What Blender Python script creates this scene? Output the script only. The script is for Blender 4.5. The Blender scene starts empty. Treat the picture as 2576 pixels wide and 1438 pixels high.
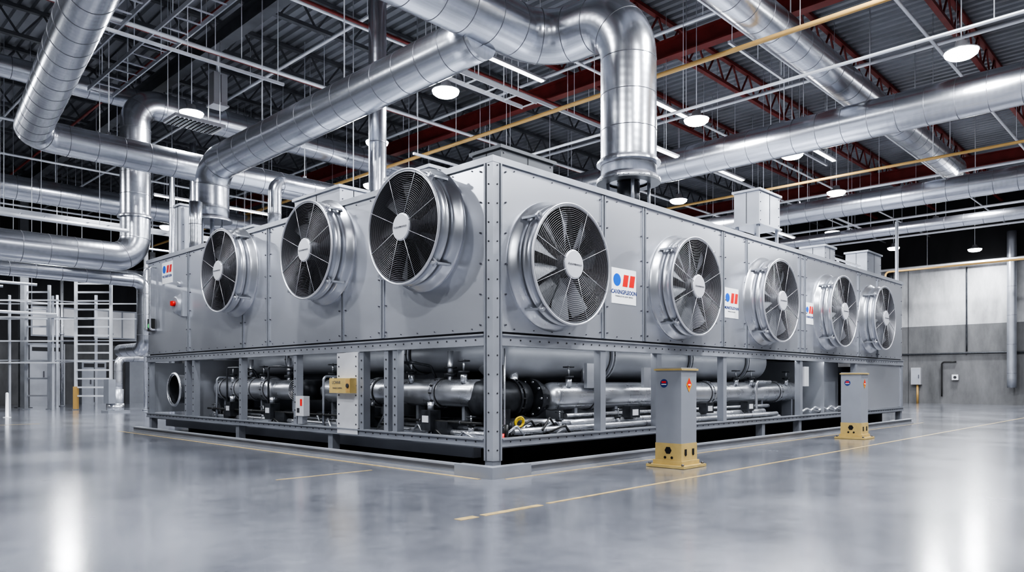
import bpy, math, random
from mathutils import Vector, Matrix
random.seed(7)
pi=math.pi
S=bpy.context.scene
try: S.view_settings.look='AgX - High Contrast'
except Exception: pass

# ------------------------------------------------------------------ materials
def mat(name, col, metal=0.0, rough=0.5, var=0.0, vscale=3.0, rvar=0.0, stretch=(1,1,1), bump=0.0, bscale=40, emit=None, estr=0, coat=0.0, detail=4):
    m=bpy.data.materials.new(name); m.use_nodes=True
    nt=m.node_tree; N=nt.nodes; L=nt.links
    b=N['Principled BSDF']
    b.inputs['Base Color'].default_value=(*col,1)
    b.inputs['Metallic'].default_value=metal
    b.inputs['Roughness'].default_value=rough
    if coat: b.inputs['Coat Weight'].default_value=coat
    if emit:
        b.inputs['Emission Color'].default_value=(*emit,1); b.inputs['Emission Strength'].default_value=estr
    if var or rvar or bump:
        tc=N.new('ShaderNodeTexCoord'); mp=N.new('ShaderNodeMapping'); mp.inputs['Scale'].default_value=stretch
        L.new(tc.outputs['Object'],mp.inputs['Vector'])
        nz=N.new('ShaderNodeTexNoise'); nz.inputs['Scale'].default_value=vscale; nz.inputs['Detail'].default_value=detail
        L.new(mp.outputs['Vector'],nz.inputs['Vector'])
        if var:
            r=N.new('ShaderNodeMapRange'); r.inputs['From Min'].default_value=.3; r.inputs['From Max'].default_value=.7
            r.inputs['To Min'].default_value=1-var; r.inputs['To Max'].default_value=1+var
            L.new(nz.outputs['Fac'],r.inputs['Value'])
            mx=N.new('ShaderNodeVectorMath'); mx.operation='SCALE'; mx.inputs[0].default_value=col
            L.new(r.outputs['Result'],mx.inputs['Scale']); L.new(mx.outputs['Vector'],b.inputs['Base Color'])
        if rvar:
            r=N.new('ShaderNodeMapRange'); r.inputs['From Min'].default_value=.3; r.inputs['From Max'].default_value=.7
            r.inputs['To Min'].default_value=max(.02,rough-rvar); r.inputs['To Max'].default_value=rough+rvar
            L.new(nz.outputs['Fac'],r.inputs['Value']); L.new(r.outputs['Result'],b.inputs['Roughness'])
        if bump:
            n2=N.new('ShaderNodeTexNoise'); n2.inputs['Scale'].default_value=bscale; n2.inputs['Detail'].default_value=0
            L.new(tc.outputs['Object'],n2.inputs['Vector'])
            bp=N.new('ShaderNodeBump'); bp.inputs['Strength'].default_value=bump; bp.inputs['Distance'].default_value=.05
            L.new(n2.outputs['Fac'],bp.inputs['Height']); L.new(bp.outputs['Normal'],b.inputs['Normal'])
    return m

M={}
M['panel']=mat('satin_steel_panel',(.70,.715,.76),.80,.31,.02,.6,.015,bump=.18,bscale=.6,detail=0)
M['frame']=mat('grey_painted_frame',(.335,.348,.382),.5,.38,.06,2,.05)
M['frame_l']=mat('light_grey_frame',(.455,.468,.505),.55,.36,.05,2,.05)
M['gap']=mat('panel_gap_dark',(.05,.05,.055),.4,.6)
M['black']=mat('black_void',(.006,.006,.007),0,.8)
M['inner']=mat('inner_bay_sheet',(.30,.312,.34),.3,.45,.08,2,.05)
M['pipe']=mat('vessel_steel',(.60,.61,.64),.8,.29,.06,3,.05)
M['dark']=mat('dark_machinery',(.045,.048,.055),.4,.42,.3,8,.1)
M['blade']=mat('fan_blade_alu',(.20,.205,.22),.1,.5,.1,3,.05)
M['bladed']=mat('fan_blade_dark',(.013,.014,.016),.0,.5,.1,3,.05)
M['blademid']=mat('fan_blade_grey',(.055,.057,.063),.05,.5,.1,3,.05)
M['shroud']=mat('fan_shroud_steel',(.50,.51,.54),.85,.29,.02,2,.02)
M['throat']=mat('fan_throat_dark',(.05,.05,.057),.5,.5)
M['wire']=mat('chrome_wire',(.62,.62,.65),.7,.35)
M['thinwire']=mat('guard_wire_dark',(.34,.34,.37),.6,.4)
M['hub']=mat('hub_plate',(.60,.60,.63),.2,.45)
M['bolt']=mat('bolt_zinc',(.14,.14,.16),.7,.4)
M['alu']=mat('bare_aluminium_sheet',(.80,.80,.82),.5,.42,.05,3)
M['white']=mat('white_sticker',(.93,.93,.93),0,.4)
M['blue']=mat('print_blue',(.01,.12,.60),0,.4)
M['red']=mat('print_red',(.75,.03,.025),0,.4)
M['ink']=mat('print_ink',(.03,.05,.18),0,.5)
M['greyink']=mat('print_grey',(.12,.12,.13),0,.5)
M['yellow']=mat('ochre_yellow_paint',(.50,.37,.15),.1,.42,.1,6)
M['orange']=mat('yellow_pipe_paint',(.50,.32,.12),.1,.4)
M['hazard']=mat('hazard_label_orange',(.75,.33,.03),0,.4)
M['boll']=mat('bollard_grey_paint',(.335,.348,.382),.3,.36,.03,3)
M['white_pipe']=mat('galvanised_conduit',(.75,.765,.80),.4,.38)
M['truss_red']=mat('red_oxide_steel',(.20,.034,.029),.1,.5,.2,2)
M['truss_grey']=mat('dark_grey_steel',(.11,.114,.124),.3,.5,.2,2)
M['lamp']=mat('lamp_lens',(1,1,1),0,.3,emit=(.98,.99,1),estr=50)
M['tubelight']=mat('tube_light_lens',(1,1,1),0,.3,emit=(1,1,1),estr=3)
M['lamphouse']=mat('lamp_housing',(.50,.50,.52),.5,.35)
M['rubber']=mat('black_rubber',(.02,.02,.02),0,.45)
M['ylw_hose']=mat('yellow_hose',(.7,.5,.03),0,.4)
M['green']=mat('green_lens',(.02,.5,.1),0,.3,emit=(.05,.8,.2),estr=.6)
M['roofbox']=mat('roof_box_grey',(.13,.135,.145),.4,.4)
M['line']=mat('floor_line_yellow',(.44,.33,.16),0,.35,.3,9)

def duct_mat(name,col,rough):
    m=bpy.data.materials.new(name); m.use_nodes=True
    nt=m.node_tree;N=nt.nodes;L=nt.links;b=N['Principled BSDF']
    b.inputs['Metallic'].default_value=.97
    uv=N.new('ShaderNodeUVMap'); uv.uv_map='UVMap'
    w=N.new('ShaderNodeTexWave'); w.wave_type='BANDS'; w.bands_direction='Y'; w.inputs['Scale'].default_value=2.2; w.inputs['Distortion'].default_value=0
    mp=N.new('ShaderNodeMapping'); mp.inputs['Rotation'].default_value=(0,0,.12)
    L.new(uv.outputs['UV'],mp.inputs['Vector']); L.new(mp.outputs['Vector'],w.inputs['Vector'])
    bp=N.new('ShaderNodeBump'); bp.inputs['Strength'].default_value=.05; bp.inputs['Distance'].default_value=.01
    L.new(w.outputs['Fac'],bp.inputs['Height']); L.new(bp.outputs['Normal'],b.inputs['Normal'])
    nz=N.new('ShaderNodeTexNoise'); nz.inputs['Scale'].default_value=2.0; nz.inputs['Detail'].default_value=3
    mp2=N.new('ShaderNodeMapping'); mp2.inputs['Scale'].default_value=(14,.5,1)
    L.new(uv.outputs['UV'],mp2.inputs['Vector']); L.new(mp2.outputs['Vector'],nz.inputs['Vector'])
    cr=N.new('ShaderNodeValToRGB'); e=cr.color_ramp.elements
    e[0].position=.3; e[1].position=.72
    e[0].color=(*[c*.90 for c in col],1); e[1].color=(*[min(1,c*1.06) for c in col],1)
    L.new(nz.outputs['Fac'],cr.inputs['Fac']); L.new(cr.outputs['Color'],b.inputs['Base Color'])
    b.inputs['Roughness'].default_value=rough
    return m
M['duct']=duct_mat('galvanised_spiral_duct',(.63,.645,.685),.26)
M['seam']=mat('duct_seam',(.20,.20,.22),.7,.4)

def floor_mat():
    m=bpy.data.materials.new('polished_concrete'); m.use_nodes=True
    nt=m.node_tree;N=nt.nodes;L=nt.links;b=N['Principled BSDF']
    tc=N.new('ShaderNodeTexCoord')
    n1=N.new('ShaderNodeTexNoise'); n1.inputs['Scale'].default_value=.5; n1.inputs['Detail'].default_value=8; n1.inputs['Roughness'].default_value=.6
    n2=N.new('ShaderNodeTexNoise'); n2.inputs['Scale'].default_value=6; n2.inputs['Detail'].default_value=8; n2.inputs['Roughness'].default_value=.65
    L.new(tc.outputs['Object'],n1.inputs['Vector']); L.new(tc.outputs['Object'],n2.inputs['Vector'])
    ad=N.new('ShaderNodeMath'); ad.operation='MULTIPLY_ADD'; ad.inputs[1].default_value=.5; L.new(n2.outputs['Fac'],ad.inputs[0]); L.new(n1.outputs['Fac'],ad.inputs[2])
    cr=N.new('ShaderNodeValToRGB'); e=cr.color_ramp.elements
    e[0].position=.52; e[0].color=(.095,.10,.12,1); e[1].position=.98; e[1].color=(.235,.243,.275,1)
    L.new(ad.outputs[0],cr.inputs['Fac']); L.new(cr.outputs['Color'],b.inputs['Base Color'])
    r=N.new('ShaderNodeMapRange'); r.inputs['From Min'].default_value=.3; r.inputs['From Max'].default_value=.7; r.inputs['To Min'].default_value=.17; r.inputs['To Max'].default_value=.28
    L.new(n1.outputs['Fac'],r.inputs['Value']); L.new(r.outputs['Result'],b.inputs['Roughness'])
    b.inputs['Coat Weight'].default_value=1.0; b.inputs['Coat Roughness'].default_value=.17
    bp=N.new('ShaderNodeBump'); bp.inputs['Strength'].default_value=.06; bp.inputs['Distance'].default_value=.01
    L.new(n2.outputs['Fac'],bp.inputs['Height']); L.new(bp.outputs['Normal'],b.inputs['Normal'])
    return m
M['floor']=floor_mat()
def wall_mat(name,c0,c1,c2,h1,h2):
    m=bpy.data.materials.new(name); m.use_nodes=True
    nt=m.node_tree;N=nt.nodes;L=nt.links;b=N['Principled BSDF']
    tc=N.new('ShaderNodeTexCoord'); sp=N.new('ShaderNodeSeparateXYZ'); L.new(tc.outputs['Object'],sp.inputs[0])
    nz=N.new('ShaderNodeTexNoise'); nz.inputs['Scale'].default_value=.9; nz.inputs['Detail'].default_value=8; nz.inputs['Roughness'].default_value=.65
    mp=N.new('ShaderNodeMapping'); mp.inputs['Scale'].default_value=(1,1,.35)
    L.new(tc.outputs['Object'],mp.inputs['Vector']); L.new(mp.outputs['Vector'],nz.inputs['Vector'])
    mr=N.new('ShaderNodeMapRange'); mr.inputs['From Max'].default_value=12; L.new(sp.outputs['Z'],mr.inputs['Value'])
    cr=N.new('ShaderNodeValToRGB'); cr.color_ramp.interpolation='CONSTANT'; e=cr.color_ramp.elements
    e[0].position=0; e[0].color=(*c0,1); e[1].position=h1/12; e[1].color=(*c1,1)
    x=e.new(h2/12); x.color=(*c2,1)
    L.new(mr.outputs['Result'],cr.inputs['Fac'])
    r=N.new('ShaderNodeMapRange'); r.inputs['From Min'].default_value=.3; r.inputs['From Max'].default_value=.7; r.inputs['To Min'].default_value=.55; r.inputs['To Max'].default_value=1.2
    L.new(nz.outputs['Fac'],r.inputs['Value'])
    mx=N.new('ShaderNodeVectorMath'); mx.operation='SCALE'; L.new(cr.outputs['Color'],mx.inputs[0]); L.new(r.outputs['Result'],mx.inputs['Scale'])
    L.new(mx.outputs['Vector'],b.inputs['Base Color']); b.inputs['Roughness'].default_value=.75
    return m
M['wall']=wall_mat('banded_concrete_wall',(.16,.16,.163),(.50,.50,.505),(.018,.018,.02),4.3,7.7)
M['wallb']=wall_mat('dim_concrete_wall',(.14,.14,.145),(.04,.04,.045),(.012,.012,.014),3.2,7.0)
M['deck']=mat('corrugated_roof_deck',(.245,.252,.27),.3,.42,.3,.5,.08)

# ------------------------------------------------------------------ mesh builder
class B:
    def __init__(s): s.v=[];s.f=[];s.m=[];s.sm=[];s.mats=[];s.uv={}
    def mi(s,k):
        if k not in s.mats: s.mats.append(k)
        return s.mats.index(k)
    def face(s,idx,k,smooth=False,uv=None):
        s.f.append(idx); s.m.append(s.mi(k)); s.sm.append(smooth)
        if uv: s.uv[len(s.f)-1]=uv
    def box(s,x0,x1,y0,y1,z0,z1,k):
        if x0>x1:x0,x1=x1,x0
        if y0>y1:y0,y1=y1,y0
        if z0>z1:z0,z1=z1,z0
        n=len(s.v)
        s.v+=[(x0,y0,z0),(x1,y0,z0),(x1,y1,z0),(x0,y1,z0),(x0,y0,z1),(x1,y0,z1),(x1,y1,z1),(x0,y1,z1)]
        for q in ((3,2,1,0),(4,5,6,7),(0,1,5,4),(1,2,6,5),(2,3,7,6),(3,0,4,7)): s.face([n+i for i in q],k)
    def prism(s,poly,z0,z1,k):
        n=len(s.v);m=len(poly)
        for z in(z0,z1):
            for (x,y) in poly: s.v.append((x,y,z))
        s.face([n+i for i in range(m)][::-1],k); s.face([n+m+i for i in range(m)],k)
        for i in range(m): j=(i+1)%m; s.face([n+i,n+j,n+m+j,n+m+i],k)
    def bar(s,p0,p1,w,h,k,up=(0,0,1)):
        p0=Vector(p0);p1=Vector(p1);d=(p1-p0).normalized();u=Vector(up)
        if abs(d.dot(u))>.98:u=Vector((1,0,0))
        a=d.cross(u).normalized();b=a.cross(d).normalized();n=len(s.v)
        for p in(p0,p1):
            for sa,sb in((-1,-1),(1,-1),(1,1),(-1,1)): s.v.append(tuple(p+a*sa*w/2+b*sb*h/2))
        for q in((0,1,2,3),(7,6,5,4),(0,4,5,1),(1,5,6,2),(2,6,7,3),(3,7,4,0)): s.face([n+i for i in q],k)
    def lathe(s,p,axis,prof,k,seg=32,smooth=True,cap0=False,cap1=False):
        p=Vector(p);d=Vector(axis).normalized();u=Vector((0,0,1)) if abs(d.z)<.9 else Vector((1,0,0))
        a=d.cross(u).normalized();b=d.cross(a).normalized();n=len(s.v)
        for (t,r) in prof:
            for i in range(seg):
                an=2*pi*i/seg; s.v.append(tuple(p+d*t+(a*math.cos(an)+b*math.sin(an))*r))
        for j in range(len(prof)-1):
            for i in range(seg):
                i2=(i+1)%seg; s.face([n+j*seg+i,n+j*seg+i2,n+(j+1)*seg+i2,n+(j+1)*seg+i],k,smooth)
        if cap0: s.face([n+i for i in range(seg)][::-1],k)
        if cap1: s.face([n+(len(prof)-1)*seg+i for i in range(seg)],k)
    def cyl(s,p0,p1,r,k,seg=16,caps=True,smooth=True):
        p0=Vector(p0);p1=Vector(p1);l=(p1-p0).length
        s.lathe(p0,p1-p0,[(0,r),(l,r)],k,seg,smooth,caps,caps)
    def tank(s,p0,p1,r,k,seg=28,dome=.5,couplings=(),ck=None):
        p0=Vector(p0);p1=Vector(p1);l=(p1-p0).length
        pr=[(r*dome*(1-math.cos(a)),max(.004,r*math.sin(a))) for a in [pi/2*i/6 for i in range(7)]]
        pr+=[(l-t,rr) for (t,rr) in pr[::-1]]
        s.lathe(p0,p1-p0,pr,k,seg)
        d=(p1-p0).normalized()
        for c in couplings:
            s.lathe(p0+d*c,d,[(0,r),(0,r*1.13),(.04,r*1.13),(.04,r*1.03),(.08,r*1.03),(.08,r*1.13),(.12,r*1.13),(.12,r)],ck or k,seg,False)
            s.lathe(p0+d*(c-.02),d,[(0,r*1.01),(.005,r*1.02),(.02,r*1.02)],'gap',seg,False)
            u=Vector((0,0,1)); a_=d.cross(u).normalized()
            for i in range(12):
                an=2*pi*i/12; o=(a_*math.cos(an)+u*math.sin(an))*r*1.09
                s.cyl(p0+d*(c+.03)+o,p0+d*(c+.10)+o,.014,'gap',6)
    def torus(s,c,axis,R,r,k,seg=48,ms=6):
        c=Vector(c);d=Vector(axis).normalized();u=Vector((0,0,1)) if abs(d.z)<.9 else Vector((1,0,0))
        a=d.cross(u).normalized();b=d.cross(a).normalized();n=len(s.v)
        for i in range(seg):
            an=2*pi*i/seg; o=a*math.cos(an)+b*math.sin(an)
            for j in range(ms):
                bn=2*pi*j/ms; s.v.append(tuple(c+o*(R+r*math.cos(bn))+d*r*math.sin(bn)))
        for i in range(seg):
            for j in range(ms):
                i2=(i+1)%seg;j2=(j+1)%ms; s.face([n+i*ms+j,n+i2*ms+j,n+i2*ms+j2,n+i*ms+j2],k,True)
    def valve(s,p,r,h,k='pipe'):
        """flanged gate valve body with bonnet and handwheel, stem up"""
        x,y,z=p
        s.cyl((x,y,z),(x,y,z+h*.45),r*.7,k,14); s.cyl((x,y,z+h*.42),(x,y,z+h*.52),r*1.15,'dark',14)
        s.cyl((x,y,z+h*.5),(x,y,z+h),r*.22,k,8); s.torus((x,y,z+h*.93),(0,0,1),r*1.1,r*.16,'dark',20,6)
        s.bar((x-r*1.1,y,z+h*.93),(x+r*1.1,y,z+h*.93),r*.16,r*.16,'dark'); s.bar((x,y-r*1.1,z+h*.93),(x,y+r*1.1,z+h*.93),r*.16,r*.16,'dark')
    def tube(s,pts,r,k,bend=None,seg=16,seam=None,seamk='seam',capped=True,step=.5,uvon=False,ridge=.012):
        pts=[Vector(p) for p in pts]; bend=bend or r*1.5
        st=[]
        cur=pts[0]
        def line(a,b):
            L=(b-a).length
            if L<1e-4:return
            n=max(1,int(math.ceil(L/step)))
            for i in range(n+1): st.append((a+(b-a)*i/n,(b-a).normalized()))
        for i in range(1,len(pts)-1):
            d0=(pts[i]-pts[i-1]).normalized(); d1=(pts[i+1]-pts[i]).normalized()
            ang=d0.angle(d1)
            if ang<1e-3: continue
            t=bend*math.tan(ang/2)
            a=pts[i]-d0*t; b=pts[i]+d1*t
            line(cur,a)
            nrm=(d1-d0*d0.dot(d1)).normalized(); cen=a+nrm*bend
            n=max(4,int(ang/(pi/2)*12))
            for j in range(1,n):
                th=ang*j/n
                st.append((cen+(-nrm*math.cos(th)+d0*math.sin(th))*bend,(d0*math.cos(th)+nrm*math.sin(th)).normalized()))
            cur=b
        line(cur,pts[-1])
        out=[];cum=0;last=None
        for p,t in st:
            if last is not None and (p-last).length<1e-4: continue
            if last is not None: cum+=(p-last).length
            out.append((p,t,cum)); last=p
        t=out[0][1];u=Vector((0,0,1)) if abs(t.z)<.9 else Vector((1,0,0))
        a=t.cross(u).normalized(); rings=[]
        pt=t
        for p,t,c in out:
            if pt.angle(t)>1e-5:
                ax=pt.cross(t).normalized(); a=Matrix.Rotation(pt.angle(t),3,ax)@a
            a=(a-t*a.dot(t)).normalized(); b=t.cross(a); pt=t
            rings.append((p,t,a.copy(),b,c))
        n=len(s.v)
        for p,t_,a,b,c in rings:
            for i in range(seg):
                an=2*pi*i/seg; s.v.append(tuple(p+(a*math.cos(an)+b*math.sin(an))*r))
        for j in range(len(rings)-1):
            for i in range(seg):
                i2=(i+1)%seg
                uv=None
                if uvon:
                    u0=i/seg*2*pi*r;u1=(i+1)/seg*2*pi*r;v0=rings[j][4];v1=rings[j+1][4]
                    uv=[(u0,v0),(u1,v0),(u1,v1),(u0,v1)]
                s.face([n+j*seg+i,n+j*seg+i2,n+(j+1)*seg+i2,n+(j+1)*seg+i],k,True,uv)
        if capped:
            s.face([n+i for i in range(seg)][::-1],k); s.face([n+(len(rings)-1)*seg+i for i in range(seg)],k)
        if seam:
            tot=rings[-1][4]; x=seam*.5
            ji=0
            while x<tot:
                while ji<len(rings)-2 and rings[ji+1][4]<x: ji+=1
                f=(x-rings[ji][4])/(rings[ji+1][4]-rings[ji][4])
                p=rings[ji][0].lerp(rings[ji+1][0],f); tt=(rings[ji][1].lerp(rings[ji+1][1],f)).normalized()
                s.lathe(p-tt*.008,tt,[(0,r*.995),(.002,r+ridge*.35),(.014,r+ridge*.35),(.016,r*.995)],seamk,seg)
                x+=seam
        return rings
    def obj(s,name,parent=None,link=True):
        me=bpy.data.meshes.new(name); me.from_pydata(s.v,[],s.f)
        for k in s.mats: me.materials.append(M[k])
        me.polygons.foreach_set('material_index',s.m); me.polygons.foreach_set('use_smooth',s.sm)
        if s.uv:
            ul=me.uv_layers.new(name='UVMap')
            for fi,uv in s.uv.items():
                ls=me.polygons[fi].loop_start
                for j,c in enumerate(uv): ul.data[ls+j].uv=c
        me.update()
        o=bpy.data.objects.new(name,me)
        if link: S.collection.objects.link(o)
        if parent: o.parent=parent
        return o
def empty(name,loc=(0,0,0)):
    e=bpy.data.objects.new(name,None); e.location=loc; e.empty_display_size=.3; S.collection.objects.link(e); return e
def text(name,body,size,loc,rot,matk,parent,align='CENTER',ext=.001,sx=1,bold=0):
    c=bpy.data.curves.new(name,'FONT'); c.body=body; c.size=size; c.align_x=align; c.align_y='CENTER'; c.extrude=ext; c.offset=bold
    c.materials.append(M[matk]); o=bpy.data.objects.new(name,c); o.location=loc; o.rotation_euler=rot; o.scale=(sx,1,1)
    S.collection.objects.link(o); o.parent=parent; return o

ZC=11.6
# ------------------------------------------------------------------ room shell
b=B(); b.box(-16,39,-16,38,-.2,0,'floor'); b.obj('floor')
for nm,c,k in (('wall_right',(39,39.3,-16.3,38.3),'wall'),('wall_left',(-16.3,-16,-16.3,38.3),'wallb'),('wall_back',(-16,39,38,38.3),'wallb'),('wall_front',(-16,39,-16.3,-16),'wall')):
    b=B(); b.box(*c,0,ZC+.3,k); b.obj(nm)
b=B(); x=-16.0; prof=[]
while x<39: prof+=[(x,0),(x+.14,0),(x+.18,.09),(x+.28,.09)]; x+=.32
for (px_,pz) in prof: b.v+=[(px_,-16,ZC+pz),(px_,38,ZC+pz)]
for i in range(len(prof)-1): b.face([2*i,2*i+1,2*i+3,2*i+2],'deck')
b.box(-16.3,39.3,-16.3,38.3,ZC+.12,ZC+.3,'deck')
b.obj('ceiling')

y=-14.0
while y<38:
    k='truss_red' if y<8.5 else 'truss_grey'
    b=B(); zb=ZC-.85; zt=ZC-.03
    for zz in(zb,zt-.04): b.box(-15.95,38.95,y-.07,y+.07,zz-.05,zz+.05,k)
    x=-15.9; up=True
    while x<38.3:
        b.bar((x,y,zb if up else zt-.05),(x+.55,y,zt-.05 if up else zb),.045,.045,k); x+=.55; up=not up
    b.obj('roof_joist'); y+=3.1
for x in(-7,2,11,20,29):
    b=B(); k='truss_red' if x>8 else 'truss_grey'
    z0=ZC-1.41
    b.box(x-.15,x+.15,-15.9,37.9,z0,z0+.04,k); b.box(x-.15,x+.15,-15.9,37.9,z0+.46,z0+.5,k); b.box(x-.02,x+.02,-15.9,37.9,z0+.04,z0+.46,k)
    b.obj('steel_girder')
for (x,y) in((-7,33),(2,33),(11,33),(20,33),(29,33),(29,24),(29,15)):
    b=B(); b.box(x-.17,x+.17,y-.17,y-.13,0.03,ZC-1.42,'truss_grey'); b.box(x-.17,x+.17,y+.13,y+.17,0.03,ZC-1.42,'truss_grey'); b.box(x-.02,x+.02,y-.13,y+.13,0.03,ZC-1.42,'truss_grey'); b.box(x-.3,x+.3,y-.3,y+.3,0,.03,'truss_grey')
    b.obj('steel_column')

# ------------------------------------------------------------------ ducts
def duct(name,pts,r,bend=None,seam=.62,hang=(),flanges=(),seg=48):
    b=B(); b.tube(pts,r,'duct',bend or r*1.5,seg,seam,uvon=True,capped=True)
    for (x,y,z) in hang:
        b.cyl((x,y,z+r),(x,y,ZC-.02),.014,'white_pipe',8)
        b.box(x-.04,x+.04,y-.04,y+.04,z+r-.02,z+r+.06,'seam')
    for (p,ax) in flanges:
        b.lathe(p,ax,[(0,r),(0,r+.07),(.035,r+.07),(.035,r)],'duct',seg,False)
        b.lathe(Vector(p)+Vector(ax)*.05,ax,[(0,r),(0,r+.03),(.03,r+.03),(.03,r)],'seam',seg,False)
    return b.obj(name)
V='ventilation_duct'
duct(V,[(1.45,11.75,5.3),(1.45,11.75,6.72),(2.35,2.7,7.42)],.42,.64,hang=[(1.66,9.5,6.9),(1.97,6.5,7.13)],flanges=[((1.45,11.75,5.3),(0,0,1))])
duct(V,[(-15.9,2.6,7.75),(4.0,2.6,7.75),(4.0,.66,7.75),(4.0,.66,4.72)],.49,.85,hang=[(-9,2.6,7.75),(-4,2.6,7.75),(2.6,2.6,7.75)],flanges=[((4.0,.66,4.72),(0,0,1)),((4.0,.66,5.02),(0,0,1))])
duct(V,[(12.3,-15.9,7.63),(12.3,37.9,7.63)],.45,hang=[(12.3,y,7.63) for y in(-9,-4,1.5,7,13,20)])
duct(V,[(19.2,-15.9,7.2),(19.2,37.9,7.2)],.36,hang=[(19.2,y,7.2) for y in(-9,-3,4,10,17)])
duct(V,[(24,-15.9,7.1),(24,37.9,7.1)],.22,hang=[(24,y,7.1) for y in(-9,-3,4,10,17)])
duct(V,[(1.5,-.1,8.65),(22.5,-.1,8.65)],.39,hang=[(x,-.1,8.65) for x in(4,9,14,18,22)])
duct(V,[(-4.6,-5.5,7.1),(-2.2,13.3,7.05),(14.5,13.3,7.05)],.37,.6,hang=[(-.5,13.3,7.05),(5,13.3,7.05),(9,13.3,7.05),(-3.07,6.5,7.07)])
duct(V,[(-15.9,15.4,4.7),(.85,15.4,4.7),(.85,15.4,9.2),(20,15.4,9.2)],.4,.62,hang=[(-4,15.4,4.7),(-9,15.4,4.7),(5,15.4,9.2),(11.6,15.4,9.2)],flanges=[((.85,15.4,5.85),(0,0,1)),((.85,15.4,7.9),(0,0,1))])
duct(V,[(-15.9,16.45,9.6),(10,16.45,9.6)],.3,hang=[(-4,16.45,9.6),(1,16.45,9.6),(6,16.45,9.6)])
duct(V,[(-15.9,16.6,4.25),(1.5,16.6,4.25),(1.5,16.6,2.2),(1.5,18.6,2.2)],.2,hang=[(-4,16.6,4.25),(-9,16.6,4.25)])
duct(V,[(-15.9,21.8,7.6),(16,21.8,7.6)],.4,hang=[(-4,21.8,7.6),(2.6,21.8,7.6),(8,21.8,7.6)])
duct(V,[(-15.9,26.5,5.6),(9,26.5,5.6),(9,26.5,9.4)],.35,hang=[(-4,26.5,5.6),(2.6,26.5,5.6)])
duct('riser_pipe',[(3.0,6.75,4.15),(3.0,6.75,ZC-.05)],.20,seam=1.6,seg=24)
duct('riser_pipe',[(1.5,8.6,4.6),(1.5,8.6,5.75),(4.5,8.6,5.75)],.15,.25,seam=.8,hang=[(3.6,8.6,5.75)],seg=24)
duct('riser_pipe',[(.8,11.2,4.15),(.8,11.2,5.6)],.15,seam=.6,seg=24)
duct('riser_pipe',[(3.3,17.4,0.0),(3.3,17.4,9.0)],.1,seam=1.5,seg=16)
duct('riser_pipe',[(2.6,17.3,0.0),(2.6,17.3,8.4)],.09,seam=1.5,seg=16)

# ------------------------------------------------------------------ conduits, rails
def run(name,pts,r,k,hang=(),bend=.2):
    b=B(); b.tube(pts,r,k,bend,10,step=3)
    for h in hang: b.cyl(h,(h[0],h[1],ZC-.02),.009,'white_pipe',6)
    return b.obj(name)
run('yellow_gas_pipe',[(7.35,-15.9,8.05),(7.35,34,8.05)],.052,'orange',[(7.35,y,8.05) for y in(-6,-1,4,9,14.6,20)])
run('yellow_gas_pipe',[(16.4,-15.9,7.5),(16.4,34,7.5)],.042,'orange',[(16.4,y,7.5) for y in(-6,-1,4,9,14.6,20)])
run('yellow_gas_pipe',[(35,-15.9,7.0),(35,6,7.0),(35,6,5.5)],.05,'orange',[(35,y,7.0) for y in(-6,-1,4)])
for (x,z,r) in((-3.4,10.02,.035),(3.6,10.02,.045),(5.6,10.05,.035),(9.3,10.05,.045),(14.2,9.78,.05),(17.8,9.85,.045),(22,8.4,.05),(26.5,8,.05),(31,8.05,.05),(-.9,10.05,.035),(-8,10.02,.04),(8.4,7.55,.035),(13.6,8.45,.04)):
    run('sprinkler_pipe',[(x,-15.9,z),(x,37.9,z)],r,'white_pipe',[(x,y,z) for y in(-10,-4,2.2,8,14,19,25,31)])
for (y,z,r) in((4.9,9.3,.04),(9.6,8.7,.045),(11,9.35,.035),(18,8.68,.04),(20,8.2,.035),(24.5,6.6,.04),(28,8.3,.04),(-1.9,9.3,.04),(-5,9.15,.035),(1.2,9.4,.035),(7.2,9.25,.035)):
    run('sprinkler_pipe',[(-15.9,y,z),(38.9,y,z)],r,'white_pipe',[(x,y,z) for x in(-10,-4,1.2,6.4,10.2,15,22.7,28,34)])
for (y,z) in((14,5.2),(19.5,5.5),(23,4.6),(28,5.0),(20.6,3.4),(25,6.5)):
    run('conduit_pipe',[(-15.9,y+.0,z),(0.2,y,z)],.05,'white_pipe',[(x,y,z) for x in(-12,-8,-4,-.5)])
run('red_sprinkler_pipe',[(0.9,-15,10.0),(.9,37,10.0)],.04,'truss_red',[(.9,y,10.0) for y in(-5,1,7,13)])
run('red_sprinkler_pipe',[(-15.9,7.5,9.5),(20,7.5,9.5)],.045,'truss_red',[(x,7.5,9.5) for x in(-5,1,5,11.6)])
run('red_sprinkler_pipe',[(-15.9,12.2,9.85),(20,12.2,9.85)],.045,'truss_red',[(x,12.2,9.85) for x in(-5,1.5,5,11.6)])

def tray(name,p0,p1,w,k='white_pipe',hang=3):
    b=B(); p0=Vector(p0);p1=Vector(p1);d=(p1-p0).normalized();s_=d.cross(Vector((0,0,1)))
    for sg in(-1,1): b.bar(p0+s_*sg*w/2,p1+s_*sg*w/2,.03,.1,k)
    L=(p1-p0).length;n=int(L/.6)
    for i in range(n+1):
        q=p0+d*(L*i/n); b.bar(q-s_*w/2,q+s_*w/2,.04,.025,k)
    for i in range(hang):
        q=p0+d*(L*(i+.5)/hang)
        for sg in(-1,1): b.cyl(q+s_*sg*w/2,Vector((q.x,q.y,ZC-.02))+s_*sg*w/2,.012,k,6)
    return b.obj(name)
tray('cable_tray',(-.3,3.4,8.9),(-.3,14.6,8.9),.6,'frame_l',hang=5)
tray('cable_tray',(-1.6,3.4,8.6),(-1.6,12,8.6),.35,'frame_l',hang=4)
tray('cable_tray',(-15,19.2,6.3),(8,19.2,6.3),.5,'white_pipe',hang=6)
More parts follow.
